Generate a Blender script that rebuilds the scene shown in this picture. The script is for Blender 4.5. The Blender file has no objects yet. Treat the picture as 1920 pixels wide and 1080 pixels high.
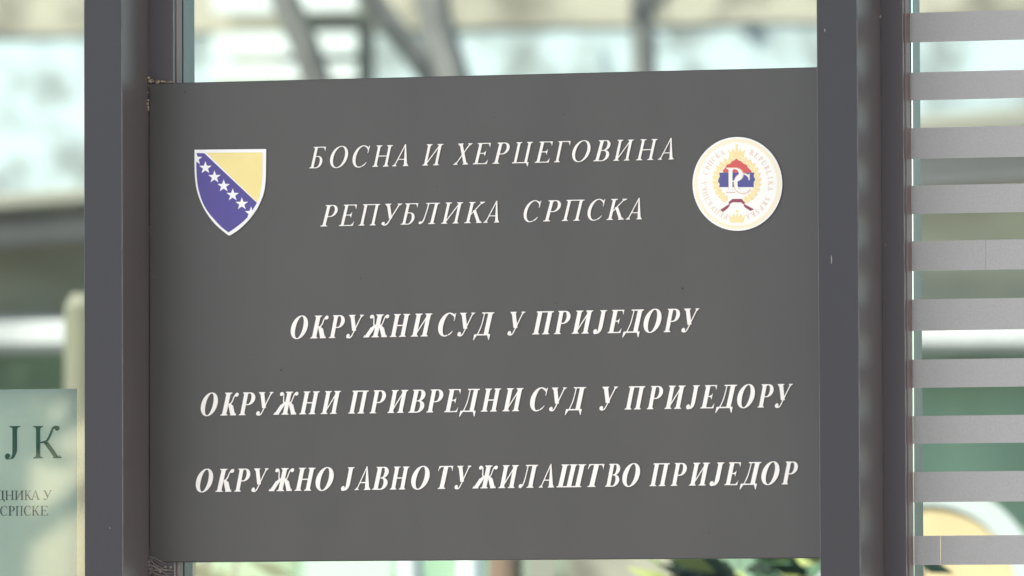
import bpy, bmesh, math, random
import numpy as np
from mathutils import Vector, Matrix
from mathutils.geometry import delaunay_2d_cdt
R = math.radians
random.seed(7)
sc = bpy.context.scene
COL = sc.collection

# ------------------------------------------------------------------ camera, sky, sun, exposure
F = 17000.0                      # focal length in pixels of a 1920-wide frame: a long telephoto
DIST = 12.42
ZC = 2.15                        # height of the point looked at
YAW, PITCH, ROLL = R(18.637), R(2.527), R(-0.1021)
fw = Vector((-math.sin(YAW) * math.cos(PITCH), math.cos(YAW) * math.cos(PITCH), math.sin(PITCH)))
r0 = fw.cross(Vector((0, 0, 1))).normalized(); u0 = r0.cross(fw)
rt = math.cos(ROLL) * r0 + math.sin(ROLL) * u0
up = -math.sin(ROLL) * r0 + math.cos(ROLL) * u0
CP = -fw * DIST + Vector((0, 0, ZC))
cd = bpy.data.cameras.new('camera'); cam = bpy.data.objects.new('camera', cd); COL.objects.link(cam)
M3 = Matrix((rt, up, -fw)).transposed()
cam.matrix_world = Matrix.Translation(CP) @ M3.to_4x4()
cd.sensor_width = 36; cd.lens = F / 1920 * 36
cd.clip_start = .1; cd.clip_end = 3000
cd.dof.use_dof = True; cd.dof.focus_distance = DIST + .02; cd.dof.aperture_fstop = 7.2
sc.camera = cam

SUN_EL, SUN_AZ = R(48), R(208)
w = bpy.data.worlds.new('World'); sc.world = w; w.use_nodes = True
sky = w.node_tree.nodes.new('ShaderNodeTexSky'); sky.sky_type = 'NISHITA'; sky.sun_disc = False
sky.sun_elevation = SUN_EL; sky.sun_rotation = SUN_AZ; sky.air_density = 1.0; sky.dust_density = 1.8; sky.ozone_density = .7
bgn = w.node_tree.nodes['Background']; bgn.inputs['Strength'].default_value = .12
w.node_tree.links.new(sky.outputs[0], bgn.inputs['Color'])
sd = Vector((math.sin(SUN_AZ) * math.cos(SUN_EL), math.cos(SUN_AZ) * math.cos(SUN_EL), math.sin(SUN_EL)))
ld = bpy.data.lights.new('sun', 'SUN'); ld.energy = 4.0; ld.angle = R(.5); ld.color = (1, .95, .87)
lo = bpy.data.objects.new('sun', ld); lo.rotation_euler = (-sd).to_track_quat('-Z', 'Y').to_euler(); COL.objects.link(lo)
sc.view_settings.view_transform = 'Standard'; sc.view_settings.look = 'None'
sc.view_settings.exposure = 1.9; sc.view_settings.gamma = 1
sc.cycles.transparent_max_bounces = 16

# ------------------------------------------------------------------ helpers
def ray(px, py): return fw * F + rt * (px - 960) - up * (py - 540)
def at(px, py, y=0.0):           # point of the plane Y = y seen at a pixel of the photograph
    d = ray(px, py); return CP + d * ((y - CP.y) / d.y)
def deep(px, py, dep):           # point at a given distance along the view axis
    return CP + ray(px, py) * (dep / F)

def tag(o, label=None, cat=None, group=None, kind=None):
    for k, v in (('label', label), ('category', cat), ('group', group), ('kind', kind)):
        if v: o[k] = v
    return o
def empty(name, loc=(0, 0, 0), rz=0, **kw):
    o = bpy.data.objects.new(name, None); COL.objects.link(o); o.location = loc; o.rotation_euler.z = rz
    o.empty_display_size = .05
    return tag(o, **kw)
def link(name, me, mats, parent=None, **kw):
    if not isinstance(mats, (list, tuple)): mats = [mats]
    for m in mats: me.materials.append(m)
    o = bpy.data.objects.new(name, me); COL.objects.link(o)
    if parent:
        o.parent = parent
        mw = Matrix.Translation(parent.location) @ parent.rotation_euler.to_matrix().to_4x4() if parent.parent is None else None
        if mw is not None: o.matrix_parent_inverse = mw.inverted()
        else: o.matrix_parent_inverse = Matrix.Identity(4)
    return tag(o, **kw)
def from_bm(name, bm, mats, parent=None, smooth=False, **kw):
    me = bpy.data.meshes.new(name); bmesh.ops.recalc_face_normals(bm, faces=bm.faces[:]); bm.to_mesh(me); bm.free()
    if smooth:
        for p in me.polygons: p.use_smooth = True
    return link(name, me, mats, parent, **kw)
def hexa(bm, c8, bev=0, edge_mat=None):
    """box from 8 corners: bottom four (ccw) then top four; bevelled edges may carry their own material"""
    v = [bm.verts.new(p) for p in c8]
    fs = [bm.faces.new([v[i] for i in q]) for q in ((3, 2, 1, 0), (4, 5, 6, 7), (0, 1, 5, 4), (1, 2, 6, 5), (2, 3, 7, 6), (3, 0, 4, 7))]
    if bev:
        es = list({e for f in fs for e in f.edges})
        res = bmesh.ops.bevel(bm, geom=es, offset=bev, segments=1, affect='EDGES', profile=.5)
        if edge_mat is not None:
            for f in res['faces']: f.material_index = edge_mat
def box(bm, x0, x1, y0, y1, z0, z1, bev=0, edge_mat=None):
    hexa(bm, [(x0, y0, z0), (x1, y0, z0), (x1, y1, z0), (x0, y1, z0), (x0, y0, z1), (x1, y0, z1), (x1, y1, z1), (x0, y1, z1)], bev, edge_mat)
def tube(bm, pts, rads, n=8):
    pts = [Vector(p) for p in pts]; rings = []
    for i, p in enumerate(pts):
        d = (pts[min(i + 1, len(pts) - 1)] - pts[max(i - 1, 0)]).normalized()
        a = d.cross(Vector((.31, .9, .2))).normalized(); b = d.cross(a)
        rings.append([bm.verts.new(p + (a * math.cos(2 * math.pi * k / n) + b * math.sin(2 * math.pi * k / n)) * rads[i]) for k in range(n)])
    for a, b in zip(rings, rings[1:]):
        for k in range(n): bm.faces.new((a[k], a[(k + 1) % n], b[(k + 1) % n], b[k]))
    bm.faces.new(rings[0][::-1]); bm.faces.new(rings[-1])

# ------------------------------------------------------------------ materials
def mat(name, col, rough=.6, var=.0, scale=6.0, stretch=(1, 1, 1), bump=0.0, bscale=200., metal=0., spec=.5, col2=None, detail=6, blend=None):
    m = bpy.data.materials.new(name); m.use_nodes = True; nt = m.node_tree; N = nt.nodes; L = nt.links
    p = N['Principled BSDF']; p.inputs['Roughness'].default_value = rough; p.inputs['Metallic'].default_value = metal
    p.inputs['Specular IOR Level'].default_value = spec
    p.inputs['Base Color'].default_value = (*col, 1)
    if var or col2 or bump:
        tc = N.new('ShaderNodeTexCoord'); mp = N.new('ShaderNodeMapping'); mp.inputs['Scale'].default_value = stretch
        L.new(tc.outputs['Object'], mp.inputs['Vector'])
    if var or col2:
        nz = N.new('ShaderNodeTexNoise'); nz.inputs['Scale'].default_value = scale; nz.inputs['Detail'].default_value = detail
        L.new(mp.outputs[0], nz.inputs['Vector'])
        rp = N.new('ShaderNodeValToRGB'); L.new(nz.outputs['Fac'], rp.inputs['Fac'])
        lo_, hi_ = blend or (.3, .7)
        rp.color_ramp.elements[0].position = lo_; rp.color_ramp.elements[1].position = hi_
        c2 = col2 or tuple(c * (1 + var) for c in col); c1 = col if col2 else tuple(c * (1 - var) for c in col)
        rp.color_ramp.elements[0].color = (*c1, 1); rp.color_ramp.elements[1].color = (*c2, 1)
        L.new(rp.outputs[0], p.inputs['Base Color'])
    if bump:
        n2 = N.new('ShaderNodeTexNoise'); n2.inputs['Scale'].default_value = bscale; n2.inputs['Detail'].default_value = 3
        L.new(mp.outputs[0], n2.inputs['Vector'])
        b = N.new('ShaderNodeBump'); b.inputs['Strength'].default_value = bump; b.inputs['Distance'].default_value = .001
        L.new(n2.outputs['Fac'], b.inputs['Height']); L.new(b.outputs[0], p.inputs['Normal'])
    return m
def glass_mat(name, tint, fac=1.0):
    m = bpy.data.materials.new(name); m.use_nodes = True; nt = m.node_tree; N = nt.nodes; L = nt.links
    N.remove(N['Principled BSDF']); out = N['Material Output']
    t = N.new('ShaderNodeBsdfTransparent'); t.inputs[0].default_value = (*tint, 1)
    g = N.new('ShaderNodeBsdfGlossy'); g.inputs['Roughness'].default_value = .02; g.inputs['Color'].default_value = (.95, 1, .98, 1)
    fr = N.new('ShaderNodeFresnel'); fr.inputs['IOR'].default_value = 1.52
    mu = N.new('ShaderNodeMath'); mu.operation = 'MULTIPLY'; mu.inputs[1].default_value = fac; mu.use_clamp = True
    mx = N.new('ShaderNodeMixShader')
    L.new(fr.outputs[0], mu.inputs[0]); L.new(mu.outputs[0], mx.inputs[0]); L.new(t.outputs[0], mx.inputs[1]); L.new(g.outputs[0], mx.inputs[2])
    L.new(mx.outputs[0], out.inputs['Surface'])
    return m
MT = {}
MT['frame'] = mat('dark coated aluminium', (.094, .083, .085), .36, .06, 5, (1, 1, .25), .12, 900)
MT['body'] = mat('brown grey coat lightened for sheen', (.150, .127, .127), .36, .06, 5, (1, 1, .25), .12, 900)  # mullion sides made lighter in colour to stand in for their sheen
MT['cap'] = mat('slate coated added front skin', (.0365, .0345, .036), .42, .07, 5, (1, 1, .25), .12, 900)  # darker coat, so the mullion sides look brighter lit than the front
MT['edge'] = mat('aluminium edge with painted highlight', (.20, .19, .18), .45, .25, 40)  # lighter colour paints the highlight line along bevelled edges
MT['panel'] = mat('grey coated panel', (.075, .0708, .062), .42, .09, 3.5, (1.6, 1, .8), .07, 700)
MT['panel_edge'] = mat('panel rim', (.058, .057, .055), .5)
MT['gasket'] = mat('brown glazing gasket', (.215, .157, .145), .5, .2, 30, (8, 8, .4))
MT['gasket_dark'] = mat('black rubber lip', (.03, .026, .026), .6)
MT['spacer'] = mat('satin aluminium', (.075, .085, .08), .3, .1, 9, spec=.3)
MT['letter'] = mat('ivory letter face', (.87, .83, .745), .45, .02, 60)
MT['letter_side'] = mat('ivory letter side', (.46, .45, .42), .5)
MT['film'] = mat('frosted grey film', (.39, .383, .362), .55, .07, 420, (1, 1, 1), .25, 900, detail=3)
MT['glass'] = glass_mat('green tinted glass', (.885, .94, .905), 1.6)
MT['paper'] = mat('printed paper', (.94, .91, .80), .7, .03, 12)
_m = MT['paper']; _N = _m.node_tree.nodes; _L = _m.node_tree.links
_t = _N.new('ShaderNodeBsdfTranslucent'); _t.inputs[0].default_value = (.92, .90, .76, 1); _x = _N.new('ShaderNodeMixShader'); _x.inputs[0].default_value = .5
_L.new(_N['Principled BSDF'].outputs[0], _x.inputs[1]); _L.new(_t.outputs[0], _x.inputs[2]); _L.new(_x.outputs[0], _N['Material Output'].inputs['Surface'])
MT['green_ink'] = mat('green ink', (.02, .115, .075), .6)
MT['grey_ink'] = mat('grey ink', (.07, .075, .075), .6, .3, 150)
MT['white'] = mat('white enamel', (.92, .90, .86), .35)
MT['seal_white'] = mat('cream enamel', (.94, .915, .825), .35)
MT['blue'] = mat('royal blue enamel', (.088, .066, .27), .4, .05, 20)
MT['yellow'] = mat('yellow enamel', (.90, .745, .29), .4, .04, 20)
MT['gold'] = mat('pale gold print', (.92, .75, .36), .45, .06, 300)
MT['peach'] = mat('faded gold lettering', (.78, .53, .36), .5)
MT['rim'] = mat('cream rim print', (.92, .82, .58), .4)
MT['red'] = mat('red print', (.66, .10, .085), .45)
MT['seal_blue'] = mat('blue print', (.085, .085, .27), .45)
MT['ribbon'] = mat('dark red ribbon', (.30, .06, .09), .45)
MT['grime'] = mat('grime', (.04, .039, .037), .8)
MT['sealant'] = mat('crumbling sealant', (.34, .27, .19), .9, .35, 300, bump=.6, bscale=500)
MT['web'] = mat('dusty cobweb', (.24, .21, .18), .9, .3, 200)
MT['fleck'] = mat('dried white fleck', (.42, .38, .32), .7)

# ------------------------------------------------------------------ serif alphabet drawn as overlapping strokes, united by triangulation
class Pen:
    def __init__(s, bold):
        s.P = []; s.b = bold
        s.S = .205 if bold else .132         # stem
        s.H = .046 if bold else .040         # hairline
        s.E = .075 if bold else .085         # serif reach
        s.T = .036                           # serif thickness
    def quad(s, *p): s.P.append(list(p))
    def rect(s, x0, y0, x1, y1): s.quad((x0, y0), (x1, y0), (x1, y1), (x0, y1))
    def ball(s, x, y, r, n=16): s.P.append([(x + r * math.cos(2 * math.pi * k / n), y + r * math.sin(2 * math.pi * k / n)) for k in range(n)])
    def strip(s, A, B):
        for i in range(len(A) - 1): s.P.append([A[i], A[i + 1], B[i + 1], B[i]])
    def serif(s, xa, xb, y, d, l=1, r=1, e=None):
        """foot (d=+1) or head (d=-1) serif of a stem between xa and xb"""
        e = s.E if e is None else e; t = s.T; br = .07
        L = xa - e * l; Rr = xb + e * r
        s.P.append([(L, y), (Rr, y), (Rr, y + d * t), (L, y + d * t)] if d > 0 else [(L, y + d * t), (Rr, y + d * t), (Rr, y), (L, y)])
        for sd_, on, x in ((-1, l, xa), (1, r, xb)):
            if not on: continue
            c = [(x + sd_ * e * .85 * (1 - k / 5) ** 2, y + d * (t + br * (k / 5) ** 1.6)) for k in range(6)]
            i = [(x - sd_ * .02, q[1]) for q in c]
            s.strip(c, i)
    def stem(s, x, w=None, top=True, bot=True, y0=0, y1=1, **k):
        w = w or s.S; s.rect(x, y0, x + w, y1)
        if bot: s.serif(x, x + w, y0, 1, **k)
        if top: s.serif(x, x + w, y1, -1, **k)
    def line(s, xa, ya, xb, yb, w):          # slanted bar of horizontal width w
        s.quad((xa - w / 2, ya), (xa + w / 2, ya), (xb + w / 2, yb), (xb - w / 2, yb))
    def arc(s, cx, cy, ro, ri, a0, a1, n=40, dx=0, dy=0):
        A = []; B = []
        for k in range(n + 1):
            a = R(a0 + (a1 - a0) * k / n)
            A.append((cx + ro[0] * math.cos(a), cy + ro[1] * math.sin(a)))
            B.append((cx + dx + ri[0] * math.cos(a), cy + dy + ri[1] * math.sin(a)))
        s.strip(A, B)
    def path(s, pts, ws, sub=6):
        """smooth stroke through pts with widths ws"""
        P = []; W = []
        n = len(pts)
        for i in range(n - 1):
            p0 = pts[max(i - 1, 0)]; p1 = pts[i]; p2 = pts[i + 1]; p3 = pts[min(i + 2, n - 1)]
            for k in range(sub):
                t = k / sub
                P.append(tuple(.5 * (2 * p1[j] + (p2[j] - p0[j]) * t + (2 * p0[j] - 5 * p1[j] + 4 * p2[j] - p3[j]) * t * t + (3 * p1[j] - p0[j] - 3 * p2[j] + p3[j]) * t ** 3) for j in (0, 1)))
                W.append(ws[i] * (1 - t) + ws[i + 1] * t)
        P.append(pts[-1]); W.append(ws[-1]); A = []; B = []
        for i, p in enumerate(P):
            q0 = P[max(i - 1, 0)]; q1 = P[min(i + 1, len(P) - 1)]
            dx, dy = q1[0] - q0[0], q1[1] - q0[1]; l = math.hypot(dx, dy) or 1
            nx, ny = -dy / l * W[i] / 2, dx / l * W[i] / 2
            A.append((p[0] + nx, p[1] + ny)); B.append((p[0] - nx, p[1] - ny))
        s.strip(A, B)
    # recurring pieces
    def bowl(s, x, y0, y1, w):               # right-hand bowl hung on a stem whose right side is x
        h = (y1 - y0) / 2; cy = (y0 + y1) / 2; t = s.S * 1.0
        s.arc(x, cy, (w, h), (w - t, h - s.H), -90, 90)
        s.rect(x - .05, y0, x + .012, y0 + s.H); s.rect(x - .05, y1 - s.H, x + .012, y1)
    def beak(s, x, y, d, ln=.2):             # serif hanging from (d=-1) or standing on (d=1) an arm end
        s.quad((x - .045, y), (x + .004, y), (x + .018, y + d * ln), (x + .0, y + d * ln)) if d > 0 else s.quad((x + .0, y + d * ln), (x + .018, y + d * ln), (x + .004, y), (x - .045, y))
        A = [(x - .045 - .12 * (1 - k / 5) ** 2, y + d * (s.T * .6 + .11 * (k / 5) ** 1.5)) for k in range(6)]
        s.strip(A, [(x - .03, q[1]) for q in A])
    def arm(s, x0, x1, y, d):
        t = s.H if d > 0 else s.H
        s.rect(x0, y, x1, y + t) if d > 0 else s.rect(x0, y - t, x1, y)
        s.beak(x1, y, d)

def glyph(ch, bold):
    p = Pen(bold); S, H, E = p.S, p.H, p.E
    if ch == 'О':
        p.arc(.38, .5, (.38, .52), (.38 - S * 1.02, .52 - H * .9), 0, 360, 72)
    elif ch == 'С':
        p.arc(.38, .5, (.38, .52), (.38 - S * 1.0, .52 - H), 62, 292, 56, dx=.01)
        p.path([(.545, .945), (.62, .86), (.665, .74)], [.07 if not bold else .1, .06, .02])
        p.quad((.635, .66), (.662, .66), (.668, 1.0), (.63, .985))
        p.path([(.53, .045), (.62, .115), (.69, .22)], [.055, .05, .02])
    elif ch == 'Н':
        p.stem(0); p.stem(.62 - S + .08); p.rect(S - .02, .475, .72 - S, .475 + H * 1.1)
    elif ch == 'И':
        x = .70 - S; p.stem(0); p.stem(x); p.line(S * .55, .03, x + S * .45, .97, .062)
    elif ch == 'П':
        x = .70 - S; p.stem(0, top=False); p.stem(x, top=False); p.rect(-E, 1 - H * 1.1, x + S + E, 1)
        for a, l, r in ((0, 1, 0), (x, 0, 1)): p.serif(a, a + S, 1, -1, l=l, r=r)
    elif ch == 'Ц':
        x = .68 - S; p.stem(0, bot=False); p.stem(x, bot=False); p.rect(-E, 0, x + S + .06, H * 1.1)
        p.quad((x + S + .07, -.16), (x + S + .09, -.16), (x + S + .085, H), (x + S - .05, H))
    elif ch == 'Ш':
        d = .36 if not bold else .40
        for k in range(3): p.stem(d * k, bot=False)
        p.rect(-E, 0, 2 * d + S + E, H * 1.1)
    elif ch in 'ЕE':
        p.stem(0, l=1, r=0); p.arm(S - .03, .53, 1, -1); p.arm(S - .03, .57, 0, 1)
        p.rect(S - .03, .49, .40, .49 + H)
        p.quad((.375, .385), (.395, .385), (.395, .635), (.375, .635)); p.quad((.30, .49), (.385, .42), (.385, .60), (.30, .49 + H))
    elif ch == 'Г':
        p.stem(0, top=False); p.serif(0, S, 1, -1, r=0); p.arm(S - .03, .56, 1, -1)
    elif ch == 'Б':
        p.stem(0, l=1, r=0); p.arm(S - .03, .54, 1, -1); p.bowl(S + .12, 0, .57, .27 + (.06 if bold else 0))
        p.rect(S - .03, 0, S + .13, H); p.rect(S - .03, .57 - H, S + .13, .57)
    elif ch in 'ВB':
        p.stem(0, l=1, r=0); p.bowl(S + .10, .50, 1, .23 + (.05 if bold else 0)); p.bowl(S + .12, 0, .53, .27 + (.05 if bold else 0))
        for y in (0, .50, 1 - H): p.rect(S - .03, y, S + .13, y + (H if y != .5 else .03))
    elif ch in 'РPR':
        p.stem(0, l=1, r=1 if ch != 'R' else 1); p.bowl(S + .10, .44, 1, .28 + (.05 if bold else 0))
        p.rect(S - .03, .44, S + .11, .44 + H); p.rect(S - .03, 1 - H, S + .11, 1)
        if ch == 'R': p.line(.30, .47, .60, 0, S * 1.1); p.serif(.60 - S * .5, .60 + S * .5, 0, 1, e=.06)
    elif ch == 'Т':
        p.stem(.33 - S / 2, top=False); p.rect(0, 1 - H, .66, 1); p.beak(.66, 1, -1, .22)
        n = len(p.P); p.beak(0, 1, -1, .22)
        for i in range(n, len(p.P)): p.P[i] = [(-q[0], q[1]) for q in p.P[i]][::-1]
    elif ch == 'Ј':
        x = .22; p.rect(x, .30, x + S, 1); p.serif(x, x + S, 1, -1)
        A = [(x + S, .30), (x + S - .01, .2), (x + S - .05, .09), (x + S * .4 - .02, .0), (.10, -.03)]
        B = [(x, .30), (x, .17), (x - .02, .08), (x - .05, .02), (.10, .005)]
        p.strip(A, B); p.ball(.085, .085, .075 if not bold else .1)
        p.path([(.10, -.012), (.05, .0), (.01, .06)], [.036, .04, .02])
    elif ch == 'У':
        t = S * 1.05; p.line(.15, 1, .42, .30, t); p.line(.69, 1, .36, .13, .058 if not bold else .062)
        p.serif(.15 - t / 2, .15 + t / 2, 1, -1, e=.07); p.serif(.67, .72, 1, -1, e=.08)
        p.path([(.375, .17), (.32, .06), (.24, .005), (.15, .0)], [.058, .06, .062, .05]); p.ball(.13, .075, .075 if not bold else .095)
    elif ch == 'Х':
        t = S * 1.1; p.line(.13, 1, .58, 0, t); p.line(.60, 1, .09, 0, .056)
        p.serif(.13 - t / 2, .13 + t / 2, 1, -1, e=.06); p.serif(.58 - t / 2, .58 + t / 2, 0, 1, e=.06)
        p.serif(.575, .625, 1, -1, e=.08); p.serif(.065, .115, 0, 1, e=.08)
    elif ch in 'АA':
        t = S * 1.1; a = .40
        p.quad((a - .03, 1.03), (a + .02, 1.03), (.64 + t / 2, 0), (.64 - t / 2, 0)); p.quad((.07, 0), (.125, 0), (a + .0, .93), (a - .03, 1.0))
        p.quad((.185, .30), (.58, .30), (.57, .30 + H), (.20, .30 + H))
        p.serif(.64 - t / 2, .64 + t / 2, 0, 1, e=.055); p.serif(.07, .125, 0, 1, e=.075)
    elif ch == 'K' or (ch == 'К' and not bold):
        p.stem(0); p.line(S * .9, .40, .55, 1, .058); p.serif(.525, .575, 1, -1, e=.085)
        t = S * 1.15; p.line(S + .12, .60, .60, 0, t); p.serif(.60 - t / 2, .60 + t / 2, 0, 1, e=.055)
    elif ch == 'К':
        p.stem(0); p.path([(S - .04, .485), (.30, .52), (.37, .63), (.405, .80), (.47, .93)], [.05, .055, .06, .05, .06])
        p.ball(.525, .905, .088); t = S * 1.12
        p.path([(S + .02, .50), (.30, .46), (.37, .34)], [.05, .12, .16]); p.line(.335, .44, .545, 0, t); p.serif(.545 - t / 2, .545 + t / 2, 0, 1, e=.035)
    elif ch == 'Q':   # open-armed k of the notice
        p.stem(0); p.path([(S - .04, .485), (.32, .53), (.44, .72), (.52, .92), (.62, .97)], [.05, .06, .07, .07, .09])
        p.ball(.655, .925, .078); t = S * 1.2; p.line(.30, .50, .66, 0, t); p.serif(.66 - t / 2, .66 + t / 2, 0, 1, e=.06)
    elif ch == 'Ж':
        c = .50; p.stem(c - S / 2)
        for sg in (1, -1):
            n = len(p.P); t = S * 1.05
            p.path([(S / 2 - .04, .50), (.19, .56), (.23, .72), (.27, .88), (.335, .955)], [.05, .052, .05, .05, .06]); p.ball(.375, .905, .085)
            p.path([(S / 2 - .05, .49), (.16, .47), (.24, .35)], [.04, .12, .16]); p.line(.205, .44, .43, 0, t); p.serif(.43 - t / 2, .43 + t / 2, 0, 1, e=.03)
            for i in range(n, len(p.P)):
                p.P[i] = [(c + sg * q[0], q[1]) for q in p.P[i]][::sg]
    elif ch == 'Л':
        x = .66 - S; p.stem(x, top=False); p.rect(.12, 1 - H * 1.1, x + S + E, 1); p.serif(x, x + S, 1, -1, l=0); p.serif(.21, .25, 1, -1, r=0, e=.08)
        p.path([(.235, .98), (.225, .60), (.20, .30), (.15, .10), (.06, .02)], [.05, .05, .055, .065, .04]); p.ball(.055, .075, .07 if not bold else .09)
    elif ch == 'Д':
        x = .66 - S; p.rect(x, 0, x + S, 1); p.rect(.16, 1 - H * 1.1, x + S + E, 1); p.serif(x, x + S, 1, -1, l=0)
        p.serif(.255, .295, 1, -1, r=0, e=.08)
        p.path([(.275, .98), (.265, .62), (.235, .34), (.15, .03)], [.046, .046, .05, .05])
        p.rect(.02, 0, .74, H * 1.25)
        for sg, xx in ((1, .0), (-1, .76)):
            q = [(xx, -.20), (xx + sg * .025, -.20), (xx + sg * .15, H), (xx + sg * .0, H)]
            p.P.append(q[::sg])
    elif ch == 'U':
        p.serif(0, S, 1, -1); p.serif(.58, .62, 1, -1); p.rect(0, .3, S, 1); p.rect(.58, .3, .62, 1); p.arc(.31, .32, (.31, .34), (.31 - (S + .04) / 2, .29), 180, 360, 24, dx=(S - .04) / 2)
    elif ch == 'L':
        p.stem(0, l=1, r=1); p.arm(S - .03, .56, 0, 1)
    elif ch == 'I':
        p.stem(0)
    elif ch == 'S':
        p.path([(.46, .80), (.38, .95), (.25, .985), (.11, .90), (.10, .73), (.25, .56), (.42, .42), (.47, .24), (.38, .07), (.23, .015), (.09, .08), (.02, .25)],
               [.03, .04, .05, .09, S, S * 1.1, S * 1.1, S, .08, .05, .04, .03])
        p.quad((.45, .70), (.47, .70), (.475, 1), (.44, .99)); p.quad((.02, .0), (.05, .01), (.035, .31), (.015, .31))
    return p.P

def unite(polys):
    """one clean triangulation of the union of overlapping polygons -> verts, tris, boundary edges"""
    V = []; Fc = []
    for q in polys:
        r = []
        for p in q:
            if not r or (abs(p[0] - r[-1][0]) + abs(p[1] - r[-1][1])) > 1e-6: r.append(p)
        if len(r) > 2 and abs(r[0][0] - r[-1][0]) + abs(r[0][1] - r[-1][1]) < 1e-6: r.pop()
        if len(r) < 3: continue
        a = sum(r[i][0] * r[(i + 1) % len(r)][1] - r[(i + 1) % len(r)][0] * r[i][1] for i in range(len(r)))
        if abs(a) < 1e-9: continue
        if a < 0: r = r[::-1]
        b = len(V); V += [Vector(p) for p in r]; Fc.append(list(range(b, b + len(r))))
    vs, es, fs, _, _, of = delaunay_2d_cdt(V, [], Fc, 0, 1e-6, True)
    tris = [tuple(f) for f, o in zip(fs, of) if len(o)]
    cnt = {}
    for f in tris:
        for i in range(len(f)):
            e = (f[i], f[(i + 1) % len(f)]); k = (min(e), max(e)); cnt.setdefault(k, []).append(e)
    return [tuple(v) for v in vs], tris, [c[0] for c in cnt.values() if len(c) == 1]
_cache = {}
def united(ch, bold):
    k = (ch, bold)
    if k not in _cache: _cache[k] = unite(glyph(ch, bold))
    return _cache[k]
def emboss(bm, geo, fn, y0, y1, side_mat=0):
    """raise a flat outline: front at y1 (nearer the viewer), back at y0; fn maps 2-D to (x, z)"""
    vs, tris, bd = geo
    used = sorted({i for t in tris for i in t}); a = {}; b = {}
    for i in used:
        x, z = fn(*vs[i]); a[i] = bm.verts.new((x, y1, z)); b[i] = bm.verts.new((x, y0, z))
    for t in tris: bm.faces.new([a[i] for i in t])
    for i, j in bd:
        f = bm.faces.new((b[i], b[j], a[j], a[i])); f.material_index = side_mat
def raised(name, bm, mats, parent, **kw):
    me = bpy.data.meshes.new(name); bmesh.ops.recalc_face_normals(bm, faces=bm.faces[:]); bm.to_mesh(me); bm.free()
    return link(name, me, mats, parent, **kw)
SL = .245
def letters(bm, row, bold, b0, b1, t0, t1, y, thick, slant=SL):
    """row: (letter, left px, right px); b0,b1 / t0,t1: (px, py) of the baseline and cap line at both ends"""
    for ch, xa, xb in row:
        vs, tr, bd = united(ch, bold)
        used = {i for t in tr for i in t}
        xs = [vs[i][0] + slant * vs[i][1] for i in used]; mn, mx = min(xs), max(xs)
        c = (xa + xb) / 2; k = (c - b0[0]) / (b1[0] - b0[0])
        pb = at(c, b0[1] + (b1[1] - b0[1]) * k, y); pt = at(c, t0[1] + (t1[1] - t0[1]) * k, y)
        X0 = at(xa, 540, y).x; X1 = at(xb, 540, y).x; hgt = pt.z - pb.z; z0 = pb.z
        emboss(bm, (vs, tr, bd), lambda u, v: (X0 + (u + slant * v - mn) / (mx - mn) * (X1 - X0), z0 + v * hgt), y, y - thick, 1)

# ------------------------------------------------------------------ the glazed screen
def X(px, y, py=540): return at(px, py, y).x
XL = X(277.5, 0)                              # the panel's left edge: the mullion's reveal meets the panel there
tanv = lambda px: -ray(px, 540).x / ray(px, 540).y
DL = (X(277.5, 0) - X(228.6, 0)) / tanv(228)        # depth of the left reveal
DR = (X(1652.3, 0) - X(1609.5, 0)) / tanv(1609)
ZT, ZB = at(345, 155).z, at(345, 1053.7).z
Z0, Z1 = .12, 3.4
scr = empty('glazed_screen', (0, 0, 0), label='dark grey metal framed glass front that surrounds the grey court sign', cat='window front')
def xe(pt, pb, y):                            # an upright edge measured at the top and bottom of the frame -> x at Z0 and Z1
    a = at(pt, 0, y); b = at(pb, 1080, y); s = (a.x - b.x) / (a.z - b.z)
    return a.x + s * (Z0 - a.z), a.x + s * (Z1 - a.z)
def upright(name, e0, e1, y0, y1, bev=.0012, mats=None, parent=scr, z0=Z0, z1=Z1, em=1, **kw):
    bm = bmesh.new()
    def xi(e, z): return e[0] + (e[1] - e[0]) * (z - Z0) / (Z1 - Z0)
    hexa(bm, [(xi(e0, z0), y0, z0), (xi(e1, z0), y0, z0), (xi(e1, z0), y1, z0), (xi(e0, z0), y1, z0),
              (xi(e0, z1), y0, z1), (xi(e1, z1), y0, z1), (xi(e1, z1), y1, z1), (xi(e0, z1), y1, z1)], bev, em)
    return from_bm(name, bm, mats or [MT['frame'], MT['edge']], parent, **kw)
GY = .036                                      # plane of the glass
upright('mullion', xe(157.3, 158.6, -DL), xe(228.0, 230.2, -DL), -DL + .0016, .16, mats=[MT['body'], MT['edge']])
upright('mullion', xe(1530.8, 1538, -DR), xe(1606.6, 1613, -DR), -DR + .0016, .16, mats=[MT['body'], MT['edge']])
upright('added_front_skin', xe(157.3, 158.6, -DL), xe(228.0, 230.2, -DL), -DL, -DL + .0014, .0006, [MT['cap'], MT['edge']])  # thin skin added so front and side faces differ in tone
upright('added_front_skin', xe(1530.8, 1538, -DR), xe(1606.6, 1613, -DR), -DR, -DR + .0014, .0006, [MT['cap'], MT['edge']])
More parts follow.
